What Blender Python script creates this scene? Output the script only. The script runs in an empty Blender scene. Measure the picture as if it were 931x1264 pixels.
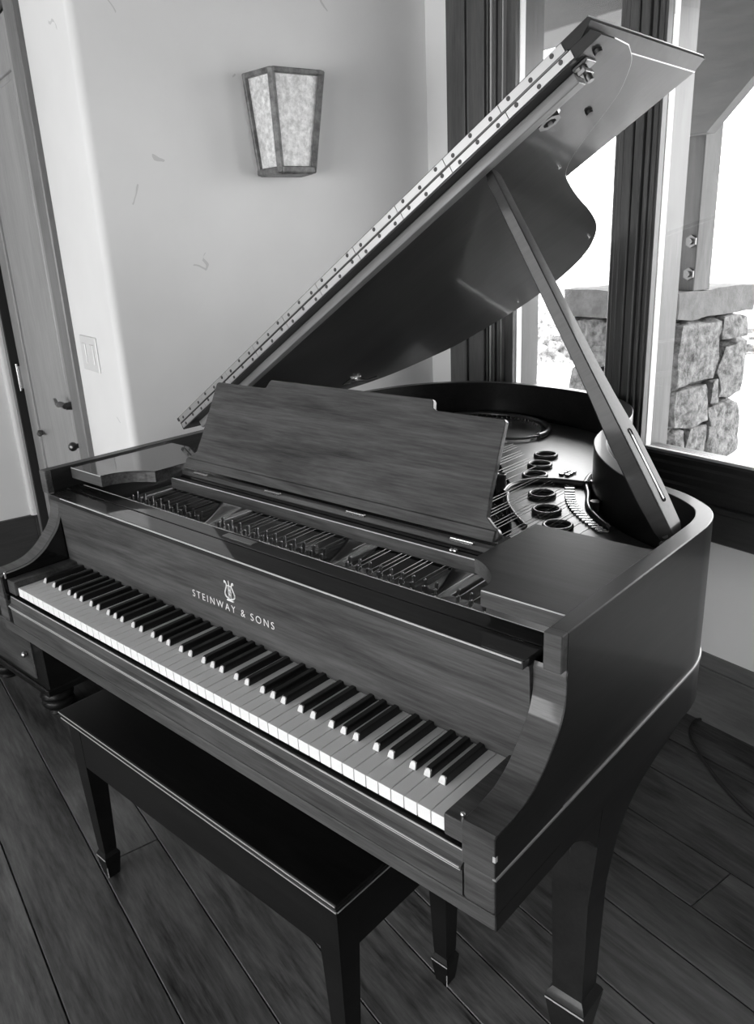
import bpy, bmesh, math, random
from mathutils import Vector, Matrix, noise
random.seed(7)
S = bpy.context.scene
COL = S.collection
PHI = -0.2207701            # how far the room is turned against the piano
ZK = 0.75                   # height of the key tops above the floor
R_ROOM = Matrix.Rotation(PHI, 4, 'Z')

# ------------------------------------------------------------------ materials
def new_mat(name):
    m = bpy.data.materials.new(name); m.use_nodes = True
    nt = m.node_tree
    return m, nt, nt.nodes['Principled BSDF']

def g(v): return (v, v, v, 1)

def plain(name, v, rough=.5, metal=0, coat=0, bump=0, bscale=60, spec=.5, coat_rough=.05):
    m, nt, b = new_mat(name)
    b.inputs['Base Color'].default_value = g(v)
    b.inputs['Roughness'].default_value = rough
    b.inputs['Metallic'].default_value = metal
    b.inputs['Coat Weight'].default_value = coat
    b.inputs['Coat Roughness'].default_value = coat_rough
    b.inputs['Specular IOR Level'].default_value = spec
    if bump:
        tc = nt.nodes.new('ShaderNodeTexCoord'); n = nt.nodes.new('ShaderNodeTexNoise')
        n.inputs['Scale'].default_value = bscale; n.inputs['Detail'].default_value = 5
        nt.links.new(tc.outputs['Object'], n.inputs['Vector'])
        bp = nt.nodes.new('ShaderNodeBump'); bp.inputs['Strength'].default_value = bump; bp.inputs['Distance'].default_value = .01
        nt.links.new(n.outputs['Fac'], bp.inputs['Height']); nt.links.new(bp.outputs['Normal'], b.inputs['Normal'])
    return m

def wood(name, dark, light, rough=.35, coat=.4, axis='X', fine=1.0, figure=1.0, coat_rough=.12, island=0, spec=.5, bump=.05):
    """streaked wood grain running along an axis of the object"""
    m, nt, b = new_mat(name); N = nt.nodes.new; L = nt.links.new
    tc = N('ShaderNodeTexCoord'); vec = tc.outputs['Object']
    if island:
        geo = N('ShaderNodeNewGeometry'); mul = N('ShaderNodeMath'); mul.operation = 'MULTIPLY'; mul.inputs[1].default_value = 37
        L(geo.outputs['Random Per Island'], mul.inputs[0])
        add = N('ShaderNodeVectorMath'); add.operation = 'ADD'; L(vec, add.inputs[0]); L(mul.outputs[0], add.inputs[1]); vec = add.outputs[0]
    def mapped(sc):
        mp = N('ShaderNodeMapping'); L(vec, mp.inputs['Vector'])
        a, c = sc
        mp.inputs['Scale'].default_value = {'X': (a, c, c), 'Y': (c, a, c), 'Z': (c, c, a)}[axis]
        return mp.outputs['Vector']
    n1 = N('ShaderNodeTexNoise'); n1.inputs['Scale'].default_value = 1; n1.inputs['Detail'].default_value = 6; n1.inputs['Roughness'].default_value = .6
    n1.inputs['Distortion'].default_value = .6 * figure
    L(mapped((1.6, 14 * fine)), n1.inputs['Vector'])
    n2 = N('ShaderNodeTexNoise'); n2.inputs['Scale'].default_value = 1; n2.inputs['Detail'].default_value = 4; n2.inputs['Roughness'].default_value = .7
    L(mapped((9, 160 * fine)), n2.inputs['Vector'])
    mx = N('ShaderNodeMix'); mx.data_type = 'FLOAT'; mx.inputs[0].default_value = .42
    L(n1.outputs['Fac'], mx.inputs[2]); L(n2.outputs['Fac'], mx.inputs[3])
    rp = N('ShaderNodeValToRGB'); rp.color_ramp.elements[0].position = .34; rp.color_ramp.elements[0].color = g(dark)
    rp.color_ramp.elements[1].position = .66; rp.color_ramp.elements[1].color = g(light)
    L(mx.outputs[0], rp.inputs['Fac']); out = rp.outputs['Color']
    if island:
        mr = N('ShaderNodeMapRange'); mr.inputs['To Min'].default_value = 1 - island; mr.inputs['To Max'].default_value = 1 + island
        L(geo.outputs['Random Per Island'], mr.inputs['Value'])
        vm = N('ShaderNodeVectorMath'); vm.operation = 'SCALE'; L(out, vm.inputs[0]); L(mr.outputs[0], vm.inputs['Scale']); out = vm.outputs[0]
    L(out, b.inputs['Base Color'])
    b.inputs['Roughness'].default_value = rough; b.inputs['Coat Weight'].default_value = coat; b.inputs['Coat Roughness'].default_value = coat_rough
    b.inputs['Specular IOR Level'].default_value = spec
    bp = N('ShaderNodeBump'); bp.inputs['Strength'].default_value = bump; bp.inputs['Distance'].default_value = .002
    L(mx.outputs[0], bp.inputs['Height']); L(bp.outputs['Normal'], b.inputs['Normal'])
    return m

def plaster(name, v):
    m, nt, b = new_mat(name); N = nt.nodes.new; L = nt.links.new
    tc = N('ShaderNodeTexCoord'); n = N('ShaderNodeTexNoise'); n.inputs['Scale'].default_value = 2.2; n.inputs['Detail'].default_value = 5
    L(tc.outputs['Object'], n.inputs['Vector'])
    rp = N('ShaderNodeValToRGB'); rp.color_ramp.elements[0].position = .3; rp.color_ramp.elements[0].color = g(v * .93)
    rp.color_ramp.elements[1].position = .7; rp.color_ramp.elements[1].color = g(v * 1.04)
    L(n.outputs['Fac'], rp.inputs['Fac'])
    # hairline trowel cracks, masked so only a few show
    w = N('ShaderNodeTexNoise'); w.inputs['Scale'].default_value = 5; w.inputs['Detail'].default_value = 3
    L(tc.outputs['Object'], w.inputs['Vector'])
    ad = N('ShaderNodeMix'); ad.data_type = 'VECTOR'; ad.inputs[0].default_value = .12
    L(tc.outputs['Object'], ad.inputs[4]); L(w.outputs['Color'], ad.inputs[5])
    vo = N('ShaderNodeTexVoronoi'); vo.feature = 'DISTANCE_TO_EDGE'; vo.inputs['Scale'].default_value = 3.1
    L(ad.outputs[1], vo.inputs['Vector'])
    lt = N('ShaderNodeMath'); lt.operation = 'LESS_THAN'; lt.inputs[1].default_value = .006; L(vo.outputs['Distance'], lt.inputs[0])
    mk = N('ShaderNodeTexNoise'); mk.inputs['Scale'].default_value = 6.5; mk.inputs['Detail'].default_value = 2; L(tc.outputs['Object'], mk.inputs['Vector'])
    gt = N('ShaderNodeMath'); gt.operation = 'GREATER_THAN'; gt.inputs[1].default_value = .655; L(mk.outputs['Fac'], gt.inputs[0])
    mu = N('ShaderNodeMath'); mu.operation = 'MULTIPLY'; L(lt.outputs[0], mu.inputs[0]); L(gt.outputs[0], mu.inputs[1])
    mm = N('ShaderNodeMath'); mm.operation = 'MULTIPLY'; mm.inputs[1].default_value = .28; L(mu.outputs[0], mm.inputs[0])
    mx = N('ShaderNodeMix'); mx.data_type = 'RGBA'; L(mm.outputs[0], mx.inputs[0]); L(rp.outputs['Color'], mx.inputs[6]); mx.inputs[7].default_value = g(.12)
    L(mx.outputs[2], b.inputs['Base Color'])
    b.inputs['Roughness'].default_value = .75
    bp = N('ShaderNodeBump'); bp.inputs['Strength'].default_value = .15; bp.inputs['Distance'].default_value = .02
    L(n.outputs['Fac'], bp.inputs['Height']); L(bp.outputs['Normal'], b.inputs['Normal'])
    return m

def speckle(name, lo, hi, scale, rough=.8, detail=6, bump=.4, dist=.02, p0=.35, p1=.65):
    m, nt, b = new_mat(name); N = nt.nodes.new; L = nt.links.new
    tc = N('ShaderNodeTexCoord'); n = N('ShaderNodeTexNoise'); n.inputs['Scale'].default_value = scale; n.inputs['Detail'].default_value = detail
    n.inputs['Roughness'].default_value = .7
    L(tc.outputs['Object'], n.inputs['Vector'])
    rp = N('ShaderNodeValToRGB'); rp.color_ramp.elements[0].position = p0; rp.color_ramp.elements[0].color = g(lo)
    rp.color_ramp.elements[1].position = p1; rp.color_ramp.elements[1].color = g(hi)
    L(n.outputs['Fac'], rp.inputs['Fac']); L(rp.outputs['Color'], b.inputs['Base Color']); b.inputs['Roughness'].default_value = rough
    bp = N('ShaderNodeBump'); bp.inputs['Strength'].default_value = bump; bp.inputs['Distance'].default_value = dist
    L(n.outputs['Fac'], bp.inputs['Height']); L(bp.outputs['Normal'], b.inputs['Normal'])
    return m

def glass_mat():
    m = bpy.data.materials.new('window_glass'); m.use_nodes = True; nt = m.node_tree; nt.nodes.clear(); N = nt.nodes.new
    o = N('ShaderNodeOutputMaterial'); t = N('ShaderNodeBsdfTransparent'); t.inputs['Color'].default_value = g(.93)
    gl = N('ShaderNodeBsdfGlossy'); gl.inputs['Roughness'].default_value = .02
    fr = N('ShaderNodeFresnel'); ge = N('ShaderNodeNewGeometry'); mr = N('ShaderNodeMapRange')
    mr.inputs['To Min'].default_value = 1.5; mr.inputs['To Max'].default_value = 1/1.5
    nt.links.new(ge.outputs['Backfacing'], mr.inputs['Value']); nt.links.new(mr.outputs[0], fr.inputs['IOR']); mx = N('ShaderNodeMixShader')
    nt.links.new(fr.outputs[0], mx.inputs[0]); nt.links.new(t.outputs[0], mx.inputs[1]); nt.links.new(gl.outputs[0], mx.inputs[2]); nt.links.new(mx.outputs[0], o.inputs[0])
    return m

M = dict(
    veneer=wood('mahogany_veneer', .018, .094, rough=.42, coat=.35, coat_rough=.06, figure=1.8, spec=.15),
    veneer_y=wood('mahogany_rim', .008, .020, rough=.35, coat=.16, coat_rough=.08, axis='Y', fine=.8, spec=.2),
    lidwood=wood('mahogany_lid', .018, .036, rough=.38, coat=.22, coat_rough=.07, axis='X', fine=.6, figure=1.5, spec=.12),
    edge=plain('pale_polished_edge', .42, .3, coat=.3),  # pale colour of the thin edge lines, the chip and the short prop
    ebony=plain('black_lacquer', .006, .22, coat=.5, coat_rough=.06, spec=.4),
    black_key=plain('black_key_ebony', .008, .3, coat=.25, spec=.4),
    black_tip=plain('black_key_tip_glint', .5, .35),
    ivory=plain('white_key_top', .72, .35, coat=.1),
    iron=plain('plate_bronze_paint', .17, .36, metal=.75, coat=.0, coat_rough=.12, bump=.04, bscale=90),
    iron_dark=plain('plate_rib_paint', .05, .32, metal=.3, coat=.4),
    iron_ring=plain('plate_ring_paint', .10, .28, metal=.5, coat=.5),
    steel=plain('steel', .55, .25, metal=1),
    dark_steel=plain('dark_steel', .16, .35, metal=1),
    pin_steel=plain('pin_steel', .45, .25, metal=.6, coat=.3),
    polished=wood('polished_dark_mahogany', .010, .034, rough=.4, coat=1.0, coat_rough=.05, figure=1.5, spec=.1, bump=.02),
    scuffed=wood('scuffed_dark_mahogany', .010, .036, rough=.5, coat=.14, coat_rough=.32, figure=1.5, spec=.2, bump=.1),
    moulding=plain('moulding_edge', .2, .3, coat=.3),  # paler than the rim wood
    batten=wood('batten_wood', .10, .20, rough=.4, coat=.2),
    screw=plain('dark_screw', .02, .5),
    brass=plain('brass_hinge', .36, .38, metal=.8),
    felt=plain('black_felt', .01, .9),
    sound=wood('spruce_soundboard', .03, .05, rough=.4, coat=.3, axis='Y', fine=.8),
    bench=wood('bench_black_lacquer', .004, .010, rough=.4, coat=.05, coat_rough=.12, spec=.15),
    bench_edge=plain('bench_edge_glint', .4, .3, coat=.3),  # reflections along the bench edges, put in as pale colour
    letter=plain('inlaid_letter', .72, .4),
    floor=wood('floor_planks', .007, .115, rough=.36, coat=.12, coat_rough=.25, axis='X', fine=.55, figure=2.4, island=.22, spec=.4, bump=.25),
    joint=plain('floor_joint', .006, .8),
    wall=plaster('plaster', .74),
    trimwood=wood('trim_wood', .035, .10, rough=.4, coat=.15, axis='Z', fine=.8, figure=1.2),
    trimwood_h=wood('trim_wood_horizontal', .022, .05, rough=.4, coat=.15, axis='X', fine=.8, figure=1.2),
    basewood=wood('baseboard_wood', .05, .12, rough=.4, coat=.1, axis='X', fine=.7, figure=1.4),
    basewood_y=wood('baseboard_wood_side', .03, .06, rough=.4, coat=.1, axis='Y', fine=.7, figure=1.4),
    doorwood=wood('door_wood', .24, .36, rough=.45, coat=.1, axis='Z', fine=.6, figure=1.3),
    doortrim=wood('door_casing_wood', .10, .19, rough=.45, coat=.1, axis='Z', fine=.6),
    vinyl=plain('pale_glazing_strip', .75, .4),
    grey_strip=plain('grey_glazing_strip', .35, .4),
    glass=glass_mat(),
    plate_white=plain('switch_plate', .66, .35, coat=.2),
    ceil=wood('ceiling_boards', .16, .24, rough=.5, coat=0, axis='X'),
    sconce_metal=speckle('sconce_bronze', .05, .2, 30, rough=.45, bump=.5, dist=.003),
    sconce_glass=speckle('mottled_lamp_glass', .42, .85, 55, rough=.3, bump=.25, dist=.003),
    stone=speckle('field_stone', .02, .19, 26, bump=.8, dist=.03),
    mortar=speckle('mortar', .06, .12, 30),
    slab=speckle('cap_slab', .055, .10, 14, bump=.4),
    timber=wood('weathered_timber', .03, .09, rough=.7, coat=0, axis='Z', fine=.5, figure=2.2),
    timber_d=wood('porch_timber', .05, .09, rough=.7, coat=0, axis='X', fine=.5),
    ground=speckle('gravel_ground', .12, .75, 3.0, bump=.8, dist=.05),
    bush=speckle('bush_leaves', .08, .5, 16, bump=1, dist=.05),
    rubber=plain('black_rubber', .015, .5),
)

# ------------------------------------------------------------------ mesh helpers
class MB:
    def __init__(s): s.bm = bmesh.new()
    def box(s, x0, x1, y0, y1, z0, z1, bev=0, seg=1, mat=None):
        r = bmesh.ops.create_cube(s.bm, size=1)
        vs = r['verts']
        T = Matrix.Translation(((x0+x1)/2, (y0+y1)/2, (z0+z1)/2)) @ Matrix.Diagonal((abs(x1-x0), abs(y1-y0), abs(z1-z0), 1))
        if mat is not None: T = mat @ T
        bmesh.ops.transform(s.bm, matrix=T, verts=vs)
        if bev:
            es = list({e for v in vs for e in v.link_edges})
            bmesh.ops.bevel(s.bm, geom=es, offset=bev, segments=seg, affect='EDGES', profile=.5)
        return s
    def prism(s, pts, z0, z1, axis='Z', mat=None, bev=0, seg=1):
        """closed outline extruded; axis Z: pts=(x,y); X: pts=(y,z); Y: pts=(x,z)"""
        def P(p, h):
            v = {'Z': (p[0], p[1], h), 'X': (h, p[0], p[1]), 'Y': (p[0], h, p[1])}[axis]
            v = Vector(v); return (mat @ v) if mat is not None else v
        a = [s.bm.verts.new(P(p, z0)) for p in pts]; b = [s.bm.verts.new(P(p, z1)) for p in pts]
        n = len(pts); fs = []
        f1 = s.bm.faces.new(a); f2 = s.bm.faces.new(b)
        for i in range(n): fs.append(s.bm.faces.new((a[i], a[(i+1) % n], b[(i+1) % n], b[i])))
        bmesh.ops.recalc_face_normals(s.bm, faces=[f1, f2]+fs)
        if bev:
            es = list(f1.edges)+list(f2.edges)
            bmesh.ops.bevel(s.bm, geom=es, offset=bev, segments=seg, affect='EDGES', profile=.5)
        return s
    def cyl(s, p0, p1, r0, r1=None, n=16, cap=True):
        p0, p1 = Vector(p0), Vector(p1); r1 = r0 if r1 is None else r1
        d = p1-p0; r = bmesh.ops.create_cone(s.bm, cap_ends=cap, segments=n, radius1=r0, radius2=r1, depth=d.length)
        q = d.to_track_quat('Z', 'Y').to_matrix().to_4x4()
        bmesh.ops.transform(s.bm, matrix=Matrix.Translation((p0+p1)/2) @ q, verts=r['verts']); return s
    def sphere(s, c, r, sc=(1, 1, 1), n=12):
        q = bmesh.ops.create_uvsphere(s.bm, u_segments=n, v_segments=max(6, n//2), radius=r)
        bmesh.ops.transform(s.bm, matrix=Matrix.Translation(c) @ Matrix.Diagonal((*sc, 1)), verts=q['verts']); return s
    def lathe(s, c, prof, n=28, mat=None):
        rings = []
        for r, z in prof:
            ring = []
            for i in range(n):
                a = 2*math.pi*i/n; v = Vector((c[0]+r*math.cos(a), c[1]+r*math.sin(a), c[2]+z))
                ring.append(s.bm.verts.new(mat @ v if mat is not None else v))
            rings.append(ring)
        for a, b in zip(rings, rings[1:]):
            for i in range(n): s.bm.faces.new((a[i], a[(i+1) % n], b[(i+1) % n], b[i]))
        if prof[0][0] > 1e-5: s.bm.faces.new(rings[0])
        if prof[-1][0] > 1e-5: s.bm.faces.new(rings[-1])
        return s
    def torus(s, c, R, r, n=32, k=8, sz=1.0):
        rings = []
        for i in range(n):
            a = 2*math.pi*i/n
            rings.append([s.bm.verts.new((c[0]+(R+r*math.cos(b))*math.cos(a), c[1]+(R+r*math.cos(b))*math.sin(a), c[2]+sz*r*math.sin(b)))
                          for b in [2*math.pi*j/k for j in range(k)]])
        for i in range(n):
            A, B = rings[i], rings[(i+1) % n]
            for j in range(k): s.bm.faces.new((A[j], A[(j+1) % k], B[(j+1) % k], B[j]))
        return s
    def tube(s, pts, r, k=8, closed=False):
        pts = [Vector(p) for p in pts]; n = len(pts); rings = []
        up = Vector((0, 0, 1))
        for i, p in enumerate(pts):
            if closed: t = pts[(i+1) % n]-pts[i-1]
            else: t = pts[min(i+1, n-1)]-pts[max(i-1, 0)]
            t.normalize(); a = t.cross(up)
            if a.length < 1e-3: a = t.cross(Vector((1, 0, 0)))
            a.normalize(); b = a.cross(t)
            rr = r[i] if isinstance(r, (list, tuple)) else r
            rings.append([s.bm.verts.new(p+rr*(math.cos(2*math.pi*j/k)*a+math.sin(2*math.pi*j/k)*b)) for j in range(k)])
        m = n if closed else n-1
        for i in range(m):
            A, B = rings[i], rings[(i+1) % n]
            for j in range(k): s.bm.faces.new((A[j], A[(j+1) % k], B[(j+1) % k], B[j]))
        if not closed: s.bm.faces.new(rings[0]); s.bm.faces.new(rings[-1])
        return s
    def loft(s, rings):
        rs = [[s.bm.verts.new(p) for p in r] for r in rings]; n = len(rs[0])
        for A, B in zip(rs, rs[1:]):
            for j in range(n): s.bm.faces.new((A[j], A[(j+1) % n], B[(j+1) % n], B[j]))
        s.bm.faces.new(rs[0]); s.bm.faces.new(rs[-1]); return s
    def build(s, name, mat, parent=None, smooth=35, basis=None):
        bmesh.ops.recalc_face_normals(s.bm, faces=s.bm.faces)
        me = bpy.data.meshes.new(name); s.bm.to_mesh(me); s.bm.free()
        me.materials.append(mat)
        for p in me.polygons: p.use_smooth = True
        me.set_sharp_from_angle(angle=math.radians(smooth))
        o = link(name, me, parent, basis)
        wn = o.modifiers.new('weighted', 'WEIGHTED_NORMAL'); wn.keep_sharp = True; wn.weight = 90
        return o

def root_of(o):
    m = o.matrix_basis.copy()
    if o.parent: m = root_of(o.parent) @ o.matrix_parent_inverse @ m
    return m

def link(name, me, parent=None, basis=None):
    o = bpy.data.objects.new(name, me); COL.objects.link(o)
    if basis is not None: o.matrix_basis = basis
    if parent is not None:
        o.parent = parent; o.matrix_parent_inverse = root_of(parent).inverted()
    return o

def empty(name, loc, rz=0):
    o = bpy.data.objects.new(name, None); COL.objects.link(o); o.location = loc; o.rotation_euler = (0, 0, rz)
    o.empty_display_size = .1; o.matrix_basis = Matrix.Translation(loc) @ Matrix.Rotation(rz, 4, 'Z'); return o

def tag(o, label=None, cat=None, group=None, kind=None):
    if label: o['label'] = label
    if cat: o['category'] = cat
    if group: o['group'] = group
    if kind: o['kind'] = kind
    return o

def struct(name, mb, mat, smooth=35, parent=None):
    o = mb.build(name, mat, parent, smooth, R_ROOM)
    if parent is None: o['kind'] = 'structure'
    return o

def curve_pts(P, per=8, closed=False):
    """Catmull-Rom through points"""
    out = []; n = len(P); rng = range(n) if closed else range(n-1)
    for i in rng:
        p0 = Vector(P[i-1] if (closed or i > 0) else P[0]); p1 = Vector(P[i]); p2 = Vector(P[(i+1) % n])
        p3 = Vector(P[(i+2) % n] if (closed or i+2 < n) else P[-1])
        for k in range(per):
            t = k/per
            out.append(.5*((2*p1)+(-p0+p2)*t+(2*p0-5*p1+4*p2-p3)*t*t+(-p0+3*p1-3*p2+p3)*t**3))
    if not closed: out.append(Vector(P[-1]))
    return out

def clean(P, src, d):
    return [p for p in P if min((p-q).length for q in src) > d*.985]

def offset(P, d):
    out = []
    for i, p in enumerate(P):
        t = P[min(i+1, len(P)-1)]-P[max(i-1, 0)]; t.normalize()
        out.append(p+d*Vector((-t.y, t.x)))
    return out

def filled(name, loops, z0, z1, mat, parent=None, basis=None, bevel=0):
    """flat sheet with holes"""
    cu = bpy.data.curves.new(name, 'CURVE'); cu.dimensions = '2D'; cu.fill_mode = 'BOTH'; cu.extrude = (z1-z0)/2-bevel; cu.bevel_depth = bevel; cu.bevel_resolution = 1
    for lp in loops:
        sp = cu.splines.new('POLY'); sp.points.add(len(lp)-1); sp.use_cyclic_u = True
        for q, p in zip(sp.points, lp): q.co = (p[0], p[1], 0, 1)
    t = bpy.data.objects.new('tmp', cu); COL.objects.link(t)
    dg = bpy.context.evaluated_depsgraph_get(); me = bpy.data.meshes.new_from_object(t.evaluated_get(dg))
    bpy.data.objects.remove(t); bpy.data.curves.remove(cu)
    me.transform(Matrix.Translation((0, 0, (z0+z1)/2))); me.name = name; me.materials.clear(); me.materials.append(mat)
    for p in me.polygons: p.use_smooth = True
    me.set_sharp_from_angle(angle=math.radians(35))
    return link(name, me, parent, basis)

def circle(cx, cy, r, n=28): return [(cx+r*math.cos(2*math.pi*i/n), cy+r*math.sin(2*math.pi*i/n)) for i in range(n)]

# ================================================================== THE ROOM
YB = 1.628      # window wall plane
XS = -1.227     # sconce wall plane
YC = 0.375      # wall with the door
XC = -2.86      # far left wall
XR, YF, ZC = 4.3, -3.1, 3.0

# floor boards, one island each
seams = [-3.1, -2.9, -2.76, -2.55, -2.4, -2.2, -2.06, -1.9, -1.72, -1.56, -1.38, -1.24, -1.05, -.9, -.73, -.60, -.45, -.281, -.097, .057, .215, .374, .479, .64, .814, .946, 1.106, 1.296, 1.45, 1.64]
joints = {-.281: [1.6, -1.9], -.097: [-.497, 1.25], .946: [.488, -1.5], .479: [-.12, 1.6], .215: [1.1], .374: [.52, -1.8], .057: [1.9], .64: [-.4, 1.4]}
mb = MB()
for a, b in zip(seams, seams[1:]):
    js = joints.get(a)
    if js is None: js = [random.uniform(-2.2, -.8), random.uniform(.6, 2.4)]
    xs = [XC-.3]+sorted(js)+[XR+.1]
    for x0, x1 in zip(xs, xs[1:]):
        mb.box(x0+.0008, x1-.0008, a+.0012, b-.0012, -.02, 0, bev=.0018)
fl = struct('floor', mb, M['floor'])
struct('trim_9', MB().box(XC-.3, XR+.1, YF, YB+.05, -.06, -.012), M['joint'])

# window wall: plaster around one wide opening
mb = MB()
WX0, WX1, WZ0, WZ1 = -1.098, 1.3, .70, 2.62
mb.box(XS-.02, WX0, YB, YB+.16, 0, ZC); mb.box(WX0, WX1, YB, YB+.16, 0, WZ0-.02); mb.box(WX0, WX1, YB, YB+.16, WZ1, ZC); mb.box(WX1, XR, YB, YB+.16, 0, ZC)
struct('wall_back', mb, M['wall'])
struct('wall_left', MB().prism([(XS-.14, YC), (XS-.026, YC)]+[(XS-.024+.024*math.cos(math.radians(a)), YC+.024+.024*math.sin(math.radians(a))) for a in range(-90, 1, 10)]+[(XS, YC+.026), (XS, YB+.16), (XS-.14, YB+.16)], 0, ZC), M['wall'])
# wall with the switch, then the door opening
mb = MB(); mb.box(-1.70, XS-.139, YC, YC+.14, 0, ZC); mb.box(XC, -1.70, YC, YC+.14, 2.35, ZC)
struct('wall_door', mb, M['wall'])
struct('wall_far_left', MB().box(XC-.14, XC, YF, YC+.01, 0, ZC, bev=.02, seg=4), M['wall'])
# wall behind the camera, with its windows
mb = MB(); F0, F1, FZ0, FZ1 = -1.7, 3.9, .5, 2.0
mb.box(XC-.14, F0, YF-.16, YF, 0, ZC); mb.box(F1, XR+.14, YF-.16, YF, 0, ZC); mb.box(F0, F1, YF-.16, YF, 0, FZ0); mb.box(F0, F1, YF-.16, YF, FZ1, ZC)
for x in (.1, 2.0): mb.box(x-.08, x+.08, YF-.16, YF, FZ0, FZ1)
struct('wall_front', mb, M['wall'])
struct('wall_right', MB().box(XR, XR+.14, YF, YB+.16, 0, ZC), M['trimwood'])
struct('ceiling', MB().box(XC-.14, XR+.14, YF-.16, YB+.16, ZC, ZC+.1), M['ceil'])

# baseboards
def base_prof(y): return [(y, 0), (y-.022, 0), (y-.022, .17), (y-.018, .182), (y-.022, .187), (y-.022, .192), (y-.014, .21), (y-.006, .2255), (y, .2255)]
struct('baseboard_back', MB().prism(base_prof(YB), XS, XR, 'X'), M['basewood'])
struct('baseboard_left', MB().box(XS, XS+.02, YC-.02, YB-.02, 0, .225, bev=.004).box(-1.68, XS+.02, YC-.02, YC, 0, .225, bev=.004), M['basewood_y'])
struct('baseboard_far_left', MB().box(XC, XC+.02, YF, YC-.03, 0, .235, bev=.004).box(XC-.06, XC+.02, YC-.032, YC-.005, 0, .235, bev=.003), M['basewood_y'])

# ---- windows: frames stepped in depth
def vstrip(mb, x0, x1, y, z0=WZ0, z1=WZ1, bev=.003, y1=None): mb.box(x0, x1, y, YB+.12 if y1 is None else y1, z0, z1, bev=bev)
casing = MB()
vstrip(casing, -1.098, -1.004, YB-.018, .68, 2.72); vstrip(casing, -1.000, -.992, YB-.012, .68, 2.72); vstrip(casing, -.988, -.909, YB-.018, .68, 2.72)
struct('trim_1', casing, M['trimwood'])
def window(n, x0, x1, strips):
    """strips: (a, b, depth, material key)"""
    root = empty('window_%d' % n, (R_ROOM @ Vector(((x0+x1)/2, YB, WZ0)))[:], PHI); root['kind'] = 'structure'
    for key in sorted({q[3] for q in strips}):
        m = MB()
        for a, b, y, k in strips:
            if k == key: vstrip(m, a, b, y, WZ0, WZ1, .0015, YB+.062 if k == 'vinyl' else YB+.150)
        nm = {'trimwood': 'window_frame', 'vinyl': 'glazing_bead', 'grey_strip': 'sash_liner'}[key]
        m.build(nm, M[key], root, 35, R_ROOM)
    m = MB(); m.box(x0-.01, x1+.01, YB+.012, YB+.10, WZ0, .815, bev=.002); m.box(x0-.01, x1+.01, YB+.012, YB+.10, 2.54, WZ1)
    m.build('rail', M['trimwood_h'], root, 35, R_ROOM)
    m = MB(); m.box(x0, x1, YB+.016, YB+.030, .815, .826, bev=.001); m.build('glazing_bead', M['vinyl'], root, 35, R_ROOM)
    m = MB(); m.box(x0-.005, x1+.005, YB+.031, YB+.035, .81, 2.56); m.build('window_pane', M['glass'], root, 35, R_ROOM)
    return root
window(1, -.80, -.375, [(-.905, -.897, YB-.01, 'trimwood'), (-.893, -.884, YB-.006, 'grey_strip'), (-.880, -.868, YB-.004, 'trimwood'), (-.866, -.850, YB+.004, 'trimwood'),
                        (-.866, -.845, YB+.008, 'grey_strip'), (-.845, -.80, YB+.022, 'trimwood'), (-.812, -.800, YB+.020, 'trimwood'), (-.812, -.797, YB+.0362, 'vinyl')])
window(2, -.222, .95, [(-.244, -.232, YB+.012, 'trimwood'), (-.244, -.229, YB+.0362, 'vinyl'), (.95, .985, YB+.02, 'trimwood')])
mb = MB()
for a, b, y in [(-.385, -.372, YB+.01), (-.372, -.356, YB-.004), (-.352, -.332, YB-.014), (-.329, -.300, YB-.02), (-.297, -.270, YB-.016), (-.267, -.254, YB-.006), (-.254, -.240, YB+.004)]: vstrip(mb, a, b, y, .70, WZ1)
for a, b, y in [(.985, 1.0, YB-.004), (1.0, 1.3, YB-.018)]: vstrip(mb, a, b, y, .70, WZ1)
struct('trim_2', mb, M['trimwood'])
mb = MB()
mb.prism([(YB+.10, .70), (YB-.012, .70), (YB-.012, .735), (YB-.006, .742), (YB-.006, .762), (YB+.0, .768), (YB+.0, .79), (YB+.008, .797), (YB+.008, .812), (YB+.016, .818), (YB+.10, .818)], -.90, WX1, 'X')
struct('trim_3', mb, M['trimwood_h'])
mb = MB(); mb.box(-1.12, WX1+.05, YB-.034, YB+.05, .683, .703, bev=.006, seg=3); struct('trim_4', mb, M['trimwood_h'])
mb = MB(); mb.box(-1.11, WX1+.03, YB-.018, YB, .589, .683, bev=.004); struct('trim_5', mb, M['trimwood_h'])
mb = MB(); mb.box(-1.12, WX1+.05, YB-.02, YB, 2.60, 2.74, bev=.004); struct('trim_6', mb, M['trimwood_h'])

# ---- windows in the wall behind the camera
for k, (a, b) in enumerate([(F0, .02), (.18, 1.92), (2.08, F1)]):
    root = empty('window_%d' % (3+k), (R_ROOM @ Vector(((a+b)/2, YF, FZ0)))[:], PHI); root['kind'] = 'structure'
    m = MB()
    m.box(a, a+.06, YF-.12, YF+.01, FZ0, FZ1); m.box(b-.06, b, YF-.12, YF+.01, FZ0, FZ1); m.box(a, b, YF-.12, YF+.01, FZ0, FZ0+.07); m.box(a, b, YF-.12, YF+.01, FZ1-.07, FZ1)
    m.build('window_frame', M['trimwood'], root, 35, R_ROOM)

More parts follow.
